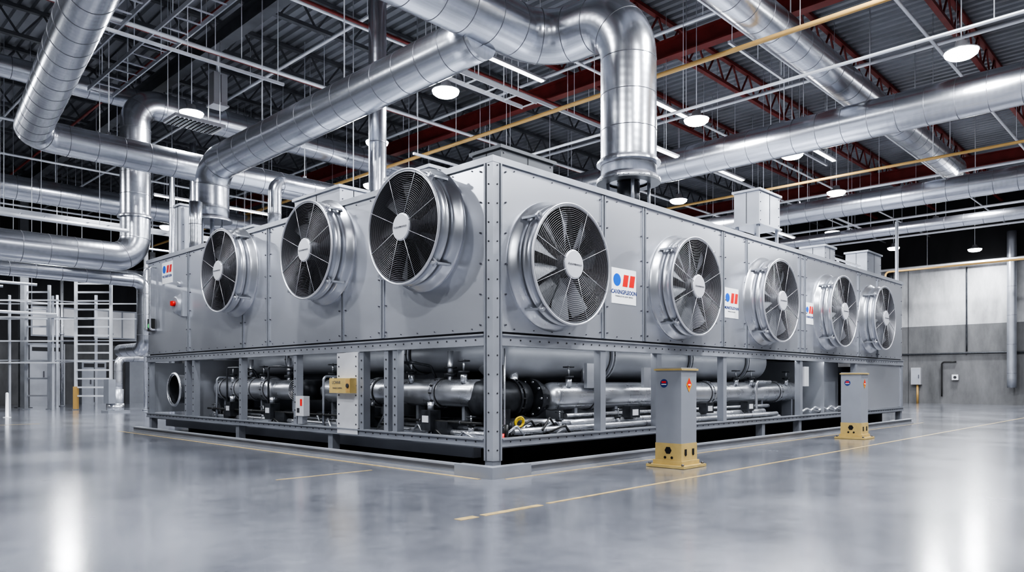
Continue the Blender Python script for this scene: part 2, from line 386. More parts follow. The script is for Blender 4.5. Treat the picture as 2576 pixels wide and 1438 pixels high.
tray('cable_tray',(4.4,5.9,8.3),(7.1,5.9,8.3),.5,'white_pipe',hang=2)
def strip(name,x0,x1,y,z):
    b=B(); b.box(x0,x1,y-.07,y+.07,z,z+.05,'lamphouse'); b.box(x0+.05,x1-.05,y-.05,y+.05,z-.03,z,'tubelight')
    b.cyl((x0+.6,y,z+.05),(x0+.6,y,ZC-.02),.01,'white_pipe',6); b.cyl((x1-.6,y,z+.05),(x1-.6,y,ZC-.02),.01,'white_pipe',6)
    b.obj(name)
strip('strip_light',7.55,11.4,3.55,8.35)
strip('strip_light',8.6,11.6,4.3,7.6)
strip('strip_light',4.8,7.1,5.4,8.75)
strip('strip_light',13.0,16.2,4.6,7.9)
strip('strip_light',13.2,16.1,1.6,7.9)
strip('strip_light',20.8,23.5,6.0,7.2)
strip('strip_light',-6,-1,24.5,6.2)
strip('strip_light',2.5,7,18.6,7.4)
def strut(x0,x1,y,z):
    b=B(); b.box(x0,x1,y-.03,y+.03,z,z+.06,'white_pipe')
    n=max(2,int((x1-x0)/2.2))
    for i in range(n+1):
        x=x0+.15+(x1-x0-.3)*i/n; b.cyl((x,y,z+.06),(x,y,ZC-.02),.01,'white_pipe',6)
    b.obj('strut_channel')
for a in((4.6,12.8,6.8,8.95),(13.9,20.5,6.3,8.75),(-2.5,2.0,9.1,8.2),(8.7,11.6,1.2,8.9),(14.4,18.9,2.9,8.6),(5.8,11.6,9.0,7.4),(20.8,28,4.4,7.8)): strut(*a)
b=B(); cx,cy,cz=1.3,12.45,7.9
b.box(cx-.65,cx+.65,cy-.4,cy+.4,cz,cz+.08,'lamphouse')
for i in range(11): b.box(cx-.58+i*.108,cx-.53+i*.108,cy-.35,cy+.35,cz-.03,cz,'gap')
for sx in(-.55,.52):
    for sy in(-.35,.35): b.cyl((cx+sx,cy+sy,cz+.05),(cx+sx,cy+sy,ZC-1.42 if sx>0 else ZC-.02),.01,'white_pipe',6)
b.obj('ceiling_air_grille')
b=B(); b.box(2.5,2.9,14.0,14.4,9.25,10.15,'lamphouse'); b.box(2.46,2.94,13.96,14.44,9.2,9.249,'lamphouse'); b.cyl((2.7,14.2,10.15),(2.7,14.2,ZC-.02),.05,'white_pipe',10); b.box(2.69,2.71,13.99,14.0,9.3,10.1,'gap'); b.obj('junction_cabinet')

# ------------------------------------------------------------------ high bay lamps
def lamp(x,y,z,pw,r=.31):
    e=empty('high_bay_lamp',(x,y,z))
    b=B()
    b.lathe((0,0,0),(0,0,1),[(0,r+.01),(.02,r+.02),(.06,r*.8),(.12,r*.4),(.22,r*.35),(.24,r*.15)],'lamphouse',28,cap1=True)
    b.lathe((0,0,.01),(0,0,-1),[(0,r),(.06,r*.97),(.11,r*.75),(.13,r*.4),(.135,.01)],'lamp',28)
    b.cyl((0,0,.22),(0,0,ZC-z-.01),.013,'white_pipe',6)
    b.obj('housing',e)
    l=bpy.data.lights.new('lamp_emitter','AREA'); l.shape='DISK'; l.size=r*1.8; l.energy=pw; l.color=(.93,.96,1)
    o=bpy.data.objects.new('emitter',l); o.location=(0,0,-.15); S.collection.objects.link(o); o.parent=e
P=480
for (x,y,z) in((4.54,6.2,8),(10.6,-3,8),(1.84,13.95,8.75),(.9,23.5,8),(10.3,2.95,8),(14.9,2.4,8),(20.3,3.1,8),(17.4,7.8,8),(27.4,5.9,8),(28.2,1.9,8),(36.9,2.3,8),(5.6,10.4,8),(8.2,14.3,8.0),
   (-5,18.7,8),(-6,30,7),(3,30,7),(13,30,7),(23,20.7,8),(32,14,8),(14,20.8,8)):
    lamp(x,y,z,P*.85)
for (x,y,z) in((25.3,9.6,7.9),(33,5.0,7.9),(23.2,-.6,8),(16.0,12.0,8),(33,-1.5,7.9),(12.9,16.9,8),(-3,25.7,7),(5,24,7.5)):
    lamp(x,y,z,P*.4,.27)
for (x,y,z) in((-6.5,-1.5,9),(-6,-8,9),(1.5,-5.7,9),(6.5,-10,9),(-9,5.5,9),(14.5,-7.5,9),(-10,12,9),(22.7,-6,9),(-12,-12,9),(30,-7,9),(5.5,-3.3,9.3),(-2.2,4.2,9.6)):
    lamp(x,y,z,P*1.3)

# ------------------------------------------------------------------ industrial chiller
CH=empty('industrial_chiller_unit')
XR,YL,ZT,ZB=17.1,12.07,4.15,1.84
b=B()
b.box(.03,XR-.06,.03,YL-.06,ZB,ZT-.06,'gap')
b.obj('cabinet_core',CH)
b=B()
ls=[.14,2.42,3.52,6.03,7.04,9.65,YL-.02]
for i in range(len(ls)-1):
    b.box(0,.05,ls[i]+.014,ls[i+1]-.014,ZB+.03,ZT-.07,'panel')
rs=[.14,2.39,3.50,6.16,7.14,9.72,9.98,13.45,14.9,XR-.02]
for i in range(len(rs)-1):
    b.box(rs[i]+.014,rs[i+1]-.014,0,.05,ZB+.03,ZT-.07,'panel')
b.box(XR-.05,XR,.06,YL-.06,ZB+.03,ZT-.07,'panel'); b.box(.06,XR-.06,YL-.05,YL,ZB+.03,ZT-.07,'panel')
b.box(.04,XR-.02,.04,YL-.02,ZT-.05,ZT-.0,'frame')
b.obj('cabinet_panels',CH)
b=B()
for y in(2.42,3.52,6.03,7.04,9.65):
    w_=.05 if y in(2.42,6.03,9.65) else .03
    b.box(-.018,-.001,y-w_,y-.014,ZB+.035,ZT-.075,'frame'); b.box(-.018,-.001,y+.014,y+w_,ZB+.035,ZT-.075,'frame')
for x in(2.39,3.5,6.16,7.14,9.72,9.98,13.45,14.9):
    w_=.03 if x in(7.14,14.9) else .05
    b.box(x-w_,x-.014,-.018,-.001,ZB+.035,ZT-.075,'frame'); b.box(x+.014,x+w_,-.018,-.001,ZB+.035,ZT-.075,'frame')
b.prism([(-.035,-.035),(XR+.03,-.035),(XR+.03,.03),(.03,.03),(.03,YL+.03),(-.035,YL+.03)],ZT-.065,ZT+.02,'frame_l')
def boltsL(y,z0,z1,n):
    for i in range(n): b.cyl((0,y,z0+(z1-z0)*i/(n-1)),(-.022,y,z0+(z1-z0)*i/(n-1)),.012,'bolt',8)
def boltsR(x,z0,z1,n):
    for i in range(n): b.cyl((x,0,z0+(z1-z0)*i/(n-1)),(x,-.022,z0+(z1-z0)*i/(n-1)),.012,'bolt',8)
for y in ls[:-1]: boltsL(y+.09,ZB+.12,ZT-.15,6)
for y in ls[1:]: boltsL(y-.09,ZB+.12,ZT-.15,6)
for x in rs[:-1]: boltsR(x+.09,ZB+.12,ZT-.15,6)
for x in rs[1:]: boltsR(x-.09,ZB+.12,ZT-.15,6)
for i in range(30):
    y=.4+i*.39
    for z in(ZB+.07,ZT-.11): b.cyl((0,y,z),(-.014,y,z),.009,'bolt',6)
for i in range(42):
    x=.4+i*.39
    for z in(ZB+.07,ZT-.11): b.cyl((x,0,z),(x,-.014,z),.009,'bolt',6)
b.obj('trim_and_bolts',CH)
b=B()
b.prism([(-.03,-.03),(.09,-.03),(.09,-.012),(-.012,-.012),(-.012,.09),(-.03,.09)],.16,ZT-.066,'frame_l')
b.box(-.011,.10,-.011,.10,0.02,ZT-.067,'frame')
b.box(-.10,.14,-.10,.14,0.0,.02,'frame')
b.prism([(-.02,-.02),(.13,-.02),(.13,-.0125),(-.0125,-.0125),(-.0125,.13),(-.02,.13)],.021,.159,'frame')
b.box(.100,.128,-.045,.0,.16,ZT-.07,'frame'); b.box(-.045,0,.100,.128,.16,ZT-.07,'frame')
for i in range(16):
    z=.3+i*.25
    b.cyl((.05,-.03,z),(.05,-.038,z),.011,'gap',8); b.cyl((-.03,.05,z),(-.038,.05,z),.011,'gap',8)
def beamL(z0,z1,y0,y1,x=0,k='frame'):
    b.box(x-.03,x+.0,y0,y1,z0+.02,z1-.02,k); b.box(x-.06,x+.08,y0,y1,z1-.02,z1,k); b.box(x-.045,x+.08,y0,y1,z0,z0+.02,k)
def beamR(z0,z1,x0,x1,y=0,k='frame'):
    b.box(x0,x1,y-.03,y+.0,z0+.02,z1-.02,k); b.box(x0,x1,y-.06,y+.08,z1-.02,z1,k); b.box(x0,x1,y-.045,y+.08,z0,z0+.02,k)
beamL(1.68,1.835,.13,YL,k='frame_l'); beamR(1.68,1.835,.13,XR,k='frame_l')
beamL(.34,.45,.13,YL); beamR(.34,.45,.13,XR)
for i in range(60):
    y=.3+i*.195; b.cyl((-.03,y,1.76),(-.038,y,1.76),.012,'gap',6); b.cyl((-.03,y,.40),(-.038,y,.40),.01,'gap',6)
for i in range(84):
    x=.3+i*.195; b.cyl((x,-.03,1.76),(x,-.038,1.76),.012,'gap',6); b.cyl((x,-.03,.40),(x,-.038,.40),.01,'gap',6)
def postL(y,w=.11,z0=.451,x=0,k='frame'):
    b.box(x-.028,x-.008,y-w/2,y+w/2,z0,1.679,k); b.box(x-.007,x+.10,y-w/2,y-w/2+.02,z0,1.679,k); b.box(x-.007,x+.10,y+w/2-.02,y+w/2,z0,1.679,k)
    for i in range(8):
        z=.56+i*.14; b.cyl((x-.028,y,z),(x-.034,y,z),.014,'gap',8)
def postR(x,w=.13,z0=.451,y=0,k='frame'):
    b.box(x-w/2,x+w/2,y-.028,y-.008,z0,1.679,k); b.box(x-w/2,x-w/2+.02,y-.007,y+.10,z0,1.679,k); b.box(x+w/2-.02,x+w/2,y-.007,y+.10,z0,1.679,k)
for y in(2.08,2.30,2.95,5.0,7.12,9.35,9.75,11.95): postL(y)
for x in(2.35,3.92,6.2,9.75,13.2,17.0): postR(x)
for y in(3.9,7.3,11.9): b.box(.0,.14,y-.07,y+.07,0,.339,'frame')
for x in(4.2,7.9,9.75,13.4,17.0): b.box(x-.07,x+.07,.0,.14,0,.339,'frame')
for y in(1.2,3.6,6.2,8.7,11): b.box(1.72,1.80,y,y+.08,.341,1.7,'frame')
for x in(3,5.5,8,10.5): b.box(x,x+.08,1.72,1.80,.341,1.7,'frame')
b.box(.35,.5,.75,YL-.2,.12,.29,'frame')
b.obj('support_frame',CH)
b=B()
b.box(.13,XR-.05,.13,YL-.05,.3,.339,'inner')
b.box(.9,XR-.2,.5,YL-.2,0.001,.299,'black')  # solid black block stands in for the shade under the base
b.box(1.85,XR-.3,1.85,YL-.3,.34,ZB-.07,'inner')
b.box(.12,XR-.07,.12,YL-.07,ZB-.06,ZB-.005,'inner')
b.box(13.3,XR-.06,.0,.04,.46,1.67,'panel'); b.box(XR-.06,XR-.02,.05,YL-.1,.46,1.67,'frame')
b.box(.05,1.84,9.72,9.76,.342,1.7,'frame_l'); b.box(.9,.94,9.8,YL-.12,.342,1.7,'inner'); b.box(.02,.89,YL-.1,YL-.05,.46,1.67,'inner')
b.box(11.45,11.49,.14,1.84,.342,1.7,'inner'); b.box(11.5,13.25,.45,.49,.342,1.7,'inner')
b.box(1.5,1.54,6.1,9.6,.342,1.7,'inner'); b.box(1.5,1.54,2.2,4.4,.8,1.7,'frame_l'); b.box(6.4,9.6,1.62,1.66,.342,1.2,'inner')
b.obj('base_and_bay_sheets',CH)
b=B()
def bay_fill_light(i,loc,face):  # added fill lamp, made up to brighten the open bay
    l=bpy.data.lights.new('bay_light','AREA'); l.shape='RECTANGLE'; l.size=1.6; l.size_y=.04; l.energy=5.5; l.color=(.95,.975,1)
    o=bpy.data.objects.new('bay_light_%d'%i,l); o.location=loc; S.collection.objects.link(o); o.parent=CH
    o.rotation_euler=(math.radians(35),0,0) if face=='R' else (math.radians(35),0,-pi/2)
i=0
for x in(1.4,3.1,5.0,7.1,8.9,11.5):
    b.box(x-.8,x+.8,.085,.13,1.715,1.76,'lamphouse'); bay_fill_light(i,(x,.11,1.70),'R'); i+=1
for y in(1.2,3.9,6.0,8.2,10.8):
    b.box(.085,.13,y-.8,y+.8,1.715,1.76,'lamphouse'); bay_fill_light(i,(.11,y,1.70),'L'); i+=1
b.obj('bay_light_battens',CH)  # invented housings for the added fill lamps
b=B()
o=.42
def lp(a,c): return [(-a,-a),(16.6,-a),(16.6,-c),(-c,-c),(-c,11.9),(-a,11.9)]
b.prism(lp(o+.02,o-.12),0,.03,'frame_l'); b.prism(lp(o-.03,o-.05),.031,.119,'frame'); b.prism(lp(o+.02,o-.10),.12,.14,'frame_l')
b.prism([(-o-.035,-o-.035),(.25,-o-.035),(.25,-o+.12),(-o+.12,-o+.12),(-o+.12,.25),(-o-.035,.25)],0.0,.145,'frame')
for y in(3.0,6.5,10): b.box(-o+.13,-.05,y,y+.12,0,.08,'frame')
for x in(5.0,9,13,16): b.box(x,x+.12,-o+.13,-.05,0,.08,'frame')
b.obj('base_curb',CH)

b=B()
b.tank((.75,.95,1.03),(.75,2.75,1.03),.21,'pipe',couplings=(.9,))
b.tank((.75,2.95,1.03),(.75,5.15,1.03),.22,'pipe',couplings=(.5,1.4))
b.tank((.75,5.75,1.04),(.75,7.0,1.04),.2,'pipe',couplings=(.3,))
b.tank((.75,7.05,1.05),(.75,9.65,1.05),.235,'pipe',couplings=(.2,.8,1.5,2.2))
b.cyl((.75,5.1,1.03),(.75,5.9,1.03),.12,'dark',16)
b.cyl((.2,5.45,1.05),(.75,5.45,1.05),.19,'dark',24)
for i in range(5): b.torus((.19,5.45,1.05),(1,0,0),.03+.035*i,.006,'pipe',24,4)
for y in(1.3,2.4,3.3,4.9,6.3,7.6,9.3): b.box(.68,.82,y,y+.06,.34,.86,'frame')
b.tank((1.2,.9,1.66),(1.2,9.2,1.66),.30,'inner',couplings=(2,4,6))
for y in(1.7,3.2,4.4,6.6,8.2):
    b.cyl((.75,y,1.2),(.75,y,1.68),.045,'pipe',12); b.torus((.75,y,1.42),(0,0,1),.09,.014,'dark',20,6); b.cyl((.75,y,1.28),(.75,y,1.34),.1,'dark',14)
for y in(1.25,2.5,3.8,4.8,6.05,7.4,8.8): b.valve((.62,y,1.18),.075,.36)
for y in(.8,2.7,4.2,6.9,8.5,9.1): b.valve((.35,y,.46),.06,.26)
for y in(1.5,3.0,6.3,8.0):
    b.box(.18,.38,y,y+.22,.48,.78,'dark'); b.cyl((.28,y+.11,.78),(.28,y+.11,.9),.05,'pipe',12); b.box(.17,.18,y+.04,y+.18,.6,.7,'alu')
for y in(2.0,6.0,7.8): b.tube([(.75,y,1.2),(.6,y,1.45),(.3,y+.1,1.5),(.3,y+.6,1.5),(.3,y+.6,.6)],.02,'dark',.08,10)
for y in(4.6,8.9): b.tube([(.3,y,.4),(.3,y,1.3),(1.2,y,1.3)],.022,'frame',.08,10)
for (xx,zz,r,k) in((.35,.46,.045,'pipe'),(.5,.5,.06,'dark'),(.62,.44,.035,'pipe'),(1.0,.55,.08,'dark'),(1.3,.5,.06,'pipe'),(.28,.62,.02,'rubber')):
    b.tube([(xx,.5,zz),(xx,9.3,zz)],r,k,.1,12,seam=.9)
for y in(1.2,3.7,5.9,8.1):
    b.box(.25,1.3,y,y+.35,.36,.62,'dark'); b.box(.4,1.1,y-.3,y-.1,.36,.5,'inner')
for i in range(14):
    p=Vector((.15+random.random()*.3,.6+i*.6,.40)); q=p+Vector((random.uniform(0,.2),random.uniform(.1,.4),random.uniform(.08,.3))); w=q+Vector((.05,.25,-.2))
    b.tube([p,q,w],.017,random.choice(['rubber','rubber','pipe']),.06,8)
b.lathe((.1,10.75,1.02),(1,0,0),[(0,.36),(0,.40),(.03,.40),(.03,.36),(.3,.33),(.68,.31)],'pipe',40)
b.lathe((.12,10.75,1.02),(1,0,0),[(0,.33),(.6,.30)],'dark',32)
b.torus((.1,10.75,1.02),(1,0,0),.37,.02,'pipe',40,6)
b.box(.78,.88,10.0,11.6,.5,1.65,'inner')
b.obj('left_bay_machinery',CH)
b=B()
b.tank((.95,1.15,1.66),(9.8,1.15,1.66),.43,'inner',36,.55,couplings=(2.6,5.2,7.6))
b.tank((1.88,.78,.97),(11.3,.78,.97),.225,'pipe',32,.8,couplings=(1.05,4.0,4.9,8.1))
b.lathe((5.1,.78,.97),(1,0,0),[(0,.225),(.02,.26),(.3,.26),(.32,.225)],'pipe',28)
for x in(2.5,3.6,5.6,7.4,9.2,10.8): b.box(x,x+.07,.66,.9,.34,.8,'frame')
b.tank((.55,.95,.95),(1.65,.95,.95),.27,'dark',24,.5,couplings=(.2,.7))
b.cyl((1.0,.95,.95),(1.0,.95,1.45),.12,'dark',16); b.cyl((1.35,.95,1.1),(1.35,.95,1.35),.09,'pipe',16)
b.lathe((1.62,.85,.95),(1,0,0),[(0,.1),(.0,.3),(.08,.3),(.1,.24),(.22,.24)],'dark',28,False)
for i in range(10):
    a=i/10*2*pi; b.cyl((1.6,.85+.26*math.cos(a),.95+.26*math.sin(a)),(1.74,.85+.26*math.cos(a),.95+.26*math.sin(a)),.018,'pipe',8)
b.box(.5,1.9,.6,1.3,.36,.5,'dark'); b.box(.7,.95,.6,.75,.5,.8,'dark')
for x in(2.3,4.6,7.9,8.6,10.4): b.valve((x,.62,1.12),.075,.34)
for x in(1.7,3.2,5.0,6.7,8.0): b.valve((x,.3,.52),.055,.24)
for x in(3.4,5.9,7.6): b.box(x,x+.28,.2,.36,.6,.8,'dark'); b.box(x+.06,x+.22,.19,.2,.64,.74,'alu')
for (yy,zz,r,x0,x1,k) in((.22,.50,.05,.6,9.0,'pipe'),(.38,.56,.06,2.0,8.7,'pipe'),(.34,.42,.045,1.2,9.4,'frame_l'),(.55,.48,.05,2.3,9.4,'dark'),(.2,.40,.03,.4,9.5,'rubber'),(.6,.66,.04,2.2,9.4,'pipe')):
    b.tube([(x0,yy,zz),(x1,yy,zz)],r,k,.1,14,seam=1.3)
b.tube([(1.2,.9,.6),(1.5,.38,.6),(2.3,.38,.56)],.05,'pipe',.12,12)
b.torus((.72,.2,.64),(.3,1,.2),.07,.014,'ylw_hose',28,8); b.torus((.76,.24,.62),(.1,1,.4),.06,.011,'ylw_hose',24,8)
for i in range(14):
    p=Vector((.3+random.random()*1.2,.1+random.random()*.3,.42+random.random()*.1)); q=p+Vector((random.uniform(.1,.4),random.uniform(-.1,.2),random.uniform(.02,.2))); w=q+Vector((.2,.05,-.15))
    b.tube([p,q,w],.016,random.choice(['rubber','rubber','pipe']),.06,8)
    b.box(p.x-.05,p.x+.04,p.y-.03,p.y+.03,.345,.42+.05*random.random(),random.choice(['dark','rubber','pipe']))
b.cyl((.35,.1,.42),(.35,.1,.62),.03,'rubber',10)
b.cyl((.28,.12,.34),(.28,.12,.50),.04,'red',12)
b.box(.32,.42,.25,.38,.95,1.35,'alu'); b.cyl((.42,.2,.34),(.42,.2,1.66),.012,'pipe',8)
b.box(2.62,3.0,.5,.56,1.1,1.5,'frame_l'); b.box(9.95,10.2,-.01,.04,1.1,1.55,'alu'); b.box(3.95,4.3,.3,.36,1.1,1.45,'frame_l')
b.tube([(2.9,.78,1.2),(2.9,.78,1.45),(3.5,.9,1.45)],.05,'pipe',.1,12)
b.tube([(8.6,.5,.34),(8.6,.5,1.2),(9.3,.5,1.2)],.035,'pipe',.08,12)
for i in range(5): b.tube([(10.3+i*.5,.2,.5),(10.7+i*.5,.25,.56+.03*(i%2)),(11.2+i*.5,.2,.48)],.03,'pipe',.1,10)
b.obj('right_bay_machinery',CH)
b=B()
b.box(-.05,.12,3.02,3.62,.46,1.67,'alu'); b.box(-.052,-.04,3.03,3.61,.36,.458,'alu')
for i in range(8):
    z=.52+i*.155
    for y in(3.07,3.56): b.cyl((-.05,y,z),(-.058,y,z),.013,'bolt',8)
b.box(-.17,-.051,3.06,3.66,1.02,1.26,'yellow'); b.box(-.175,-.17,3.06,3.18,1.04,1.24,'orange'); b.cyl((-.175,3.12,1.14),(-.19,3.12,1.14),.035,'gap',14)
b.box(-.06,.06,4.66,4.93,.60,.95,'alu'); b.box(-.065,-.06,4.71,4.77,.78,.9,'red'); b.box(-.065,-.06,4.8,4.88,.66,.74,'gap'); b.box(-.05,.05,4.72,4.87,.46,.6,'frame_l')
b.obj('bay_cover_and_boxes',CH)
text('yellow_box_label','LCWAR',.07,(-.173,3.45,1.19),(pi/2,0,-pi/2),'greyink',CH)
text('yellow_box_label_2','ISTANZA CONTROL',.03,(-.173,3.42,1.10),(pi/2,0,-pi/2),'greyink',CH)

# --- fans
def fanmesh(left):
    b=B(); R=.80
    b.lathe((0,0,0),(0,0,1),[(0,R+.10),(.035,R+.10),(.045,R+.06),(.10,R+.05),(.11,R+.015),(.22,R+.015),(.225,R+.03),(.245,R+.03),(.25,R+.012),(.37,R+.012),(.385,R+.03),(.40,R+.03),(.40,R-.01)],'shroud',72)
    b.lathe((0,0,0),(0,0,1),[(.399,R-.01),(.02,R-.02)],'throat',72)
    b.torus((0,0,.395),(0,0,1),R+.02,.018,'wire',72,8)
    b.lathe((0,0,.055),(0,0,1),[(0,R-.01),(0.001,.01)],'black',48)
    nb=9 if left else 10
    for k in range(nb):
        a0=2*pi*k/nb+.15; n=len(b.v); NR,NA=6,5
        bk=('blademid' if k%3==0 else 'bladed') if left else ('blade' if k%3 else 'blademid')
        for sgn in(0,1):
            for i in range(NR):
                f=i/(NR-1); r=.17+(.745-.17)*f; wid=math.radians(24-3*f) if f>.12 else math.radians(19); tw=.12-.03*f
                for j in range(NA):
                    g=j/(NA-1)-.5; an=a0+g*wid+.10*f
                    b.v.append((r*math.cos(an),r*math.sin(an),.20+g*tw*1.1+.02*math.cos(g*pi)-sgn*.008))
        for sgn in(0,1):
            o_=n+sgn*NR*NA
            for i in range(NR-1):
                for j in range(NA-1):
                    q=[o_+i*NA+j,o_+(i+1)*NA+j,o_+(i+1)*NA+j+1,o_+i*NA+j+1]
                    b.face(q if not sgn else q[::-1],bk,True)
    b.lathe((0,0,.06),(0,0,1),[(0,.15),(.24,.15),(.25,.13),(.29,.13)],'throat',32,True)
    b.lathe((0,0,.385),(0,0,1),[(0,.02),(0,.195),(.035,.195),(.045,.18),(.05,.01)],'hub',40,False)
    b.torus((0,0,.41),(0,0,1),.196,.008,'wire',40,6)
    r=.225
    while r<.80:
        zz=.415-.02*((r/.8)**4)
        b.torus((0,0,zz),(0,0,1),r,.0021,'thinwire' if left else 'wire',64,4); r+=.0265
    for k in range(8):
        a=2*pi*k/8+pi/8; c,s_=math.cos(a),math.sin(a)
        b.cyl((.19*c,.19*s_,.424),(.81*c,.81*s_,.405),.004,'wire',6)
    for k in range(4):
        a=2*pi*k/4+pi/4; c,s_=math.cos(a),math.sin(a); b.bar((.12*c,.12*s_,.10),(.79*c,.79*s_,.10),.04,.03,'throat')
    for k in range(4):
        a=2*pi*k/4+pi/4+.05; c,s_=math.cos(a),math.sin(a)
        b.bar(((R+.0)*c,(R+.0)*s_,.34),((R+.10)*c,(R+.10)*s_,.34),.09,.03,'wire')
        b.bar(((R+.06)*c,(R+.06)*s_,.06),((R+.06)*c,(R+.06)*s_,.36),.03,.06,'shroud')
        b.cyl(((R+.07)*c,(R+.07)*s_,.30),((R+.07)*c,(R+.07)*s_,.39),.025,'shroud',10)
    o_=b.obj('axial_fan_master',link=False); return o_.data
FL=fanmesh(True); FR=fanmesh(False)
def fan(me,loc,face,sc,i):
    o_=bpy.data.objects.new('axial_fan_%d'%i,me); S.collection.objects.link(o_); o_.parent=CH; o_.location=loc; o_.scale=(sc,sc,1)
    o_.rotation_euler=(pi/2,0,-pi/2) if face=='L' else (pi/2,0,0)
    off=.438
    p=(loc[0]-off,loc[1],loc[2]) if face=='L' else (loc[0],loc[1]-off,loc[2])
    text('fan_hub_label_%d'%i,'Autonnannnon',.05,p,(pi/2,0,-pi/2) if face=='L' else (pi/2,0,0),'greyink',CH)
i=1
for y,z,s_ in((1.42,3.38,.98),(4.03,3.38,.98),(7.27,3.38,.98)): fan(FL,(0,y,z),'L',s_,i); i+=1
for x,z in((1.17,2.83),(4.55,2.84),(7.9,2.86),(11.35,2.88),(14.3,2.9)): fan(FR,(x,0,z),'R',1.02,i); i+=1

def sign(face,c,z,w,h,i,l1,l2):
    b=B()
    def q(u,v,d):
        return (-d,c-u,z+v) if face=='L' else (c+u,-d,z+v)
    def bx(u0,u1,v0,v1,d0,d1,k):
        a=q(u0,v0,d0);e=q(u1,v1,d1); b.box(a[0],e[0],a[1],e[1],a[2],e[2],k)
    bx(-w/2,w/2,-h/2,h/2,.001,.008,'white')
    b.cyl(q(-w*.29,h*.17,.008),q(-w*.29,h*.17,.011),w*.15,'blue',28)
    for u in(-.07,.20):
        n=len(b.v); sk=.04
        for dd in(.008,.011):
            for (uu,vv) in((u*w-.0,.0),(u*w+.2*w,.0),(u*w+.2*w+sk,.34*h),(u*w+sk,.34*h)): b.v.append(q(uu,vv,dd))
        b.face([n+4,n+5,n+6,n+7],'red')
        for a_ in range(4): b.face([n+a_,n+(a_+1)%4,n+4+(a_+1)%4,n+4+a_],'red')
    b.obj('sign_plate_%d'%i,CH)
    rot=(pi/2,0,-pi/2) if face=='L' else (pi/2,0,0)
    text('sign_text_%d'%i,l1,w*.135,q(0,-h*.17,.010),rot,'ink',CH,bold=.002)
    if l2: text('sign_subtext_%d'%i,l2,w*.05,q(0,-h*.29,.010),rot,'greyink',CH)
sign('L',10.85,3.75,.60,.50,1,'WLXNEIFODIN','')
sign('R',2.93,2.72,.66,.56,2,'CAXINGFLEOON','TEMARALUO IN GUGHT SERVICE')
sign('R',6.50,2.73,.56,.58,3,'MUNICFLEOVAN','TEMARALUO IN GUGHT')
sign('R',10.25,2.78,.45,.50,4,'OXNIXFLEON','')
b=B()
b.lathe((0,9.98,2.93),(-1,0,0),[(0,.25),(.06,.25),(.09,.2),(.16,.2),(.18,.16)],'frame_l',28,True,cap1=True)
b.box(-.12,-.001,9.70,9.78,2.66,3.2,'frame_l'); b.cyl((-.18,9.98,2.95),(-.24,9.98,2.95),.06,'red',20); b.box(-.27,-.24,9.96,10.0,2.9,3.0,'red')
b.lathe((0,10.15,3.42),(-1,0,0),[(0,.07),(.04,.07),(.05,.04)],'frame_l',20,True,cap1=True)
b.tube([(-.0,11.55,3.95),(-.14,11.55,3.95),(-.14,11.55,2.45),(0,11.55,2.45)],.025,'pipe',.06,10)
b.tube([(-.0,11.9,3.95),(-.14,11.9,3.95),(-.14,11.9,2.45),(0,11.9,2.45)],.025,'pipe',.06,10)
b.box(-.1,-.001,11.62,11.82,2.42,2.72,'rubber'); b.cyl((-.1,11.72,2.55),(-.11,11.72,2.55),.05,'green',14)
b.obj('disconnect_switch_and_handle',CH)
def rbox(x0,x1,y0,y1,z0,z1,k,ov=.04,leg=False):
    b=B(); b.box(x0,x1,y0,y1,z0+.041,z1-.051,k); b.box(x0-ov,x1+ov,y0-ov,y1+ov,z1-.05,z1,k); b.box(x0-ov,x1+ov,y0-ov,y1+ov,z0,z0+.04,k)
    for i in range(4):
        z=z0+.1+(z1-z0-.2)*i/3; b.cyl((x0+.06,y0,z),(x0+.06,y0-.012,z),.012,'bolt',6); b.cyl((x1-.06,y0,z),(x1-.06,y0-.012,z),.012,'bolt',6)
    b.box((x0+x1)/2-.005,(x0+x1)/2+.005,y0-.006,y0,z0+.05,z1-.06,'gap')
    b.box(x0-.006,x0,(y0+y1)/2-.005,(y0+y1)/2+.005,z0+.05,z1-.06,'gap')
    if leg:
        for x in(x0+.05,x1-.05):
            for y in(y0+.05,y1-.05): b.box(x-.03,x+.03,y-.03,y+.03,ZT,z0,'frame')
    b.obj('roof_box',CH)
rbox(.75,1.9,.6,1.2,ZT,4.62,'roofbox')
rbox(.5,1.2,1.9,3.0,ZT,4.55,'frame_l')
rbox(.7,1.3,4.7,6.3,ZT,4.8,'frame_l')
rbox(.8,1.7,8.2,9.3,ZT,4.6,'frame_l')
rbox(8.75,9.8,.5,1.1,4.7,5.5,'frame_l',leg=True)
rbox(12.2,12.9,.4,1.0,ZT,4.7,'frame_l')
rbox(15.6,16.8,.5,1.1,ZT,5.0,'frame')
rbox(.6,1.05,11.6,11.95,ZT+.001,5.6,'frame_l')
b=B()
for (x,y) in((3.75,.4),(4.25,.4),(3.75,.92),(4.25,.92)): b.cyl((x,y,ZT),(x,y,4.74),.03,'frame',10)
b.cyl((4,.66,ZT),(4,.66,4.7),.2,'dark',20)
b.lathe((4,.66,4.69),(0,0,1),[(0,.35),(0,.56),(.04,.56),(.04,.48)],'roofbox',40,False)
b.cyl((1.45,11.75,ZT),(1.45,11.75,5.3),.05,'frame',10); b.box(1.15,1.65,11.5,12.0,ZT,4.3,'frame')
b.cyl((1.15,11.6,ZT),(1.15,11.6,5.3),.02,'frame',8); b.cyl((1.65,11.6,ZT),(1.65,11.6,5.3),.02,'frame',8)
b.box(12.95,15.4,.6,.66,4.5,4.54,'white_pipe')
for x in(13.0,13.7,14.5,15.36): b.box(x,x+.04,.6,.66,ZT,4.499,'white_pipe')
b.obj('roof_supports',CH)

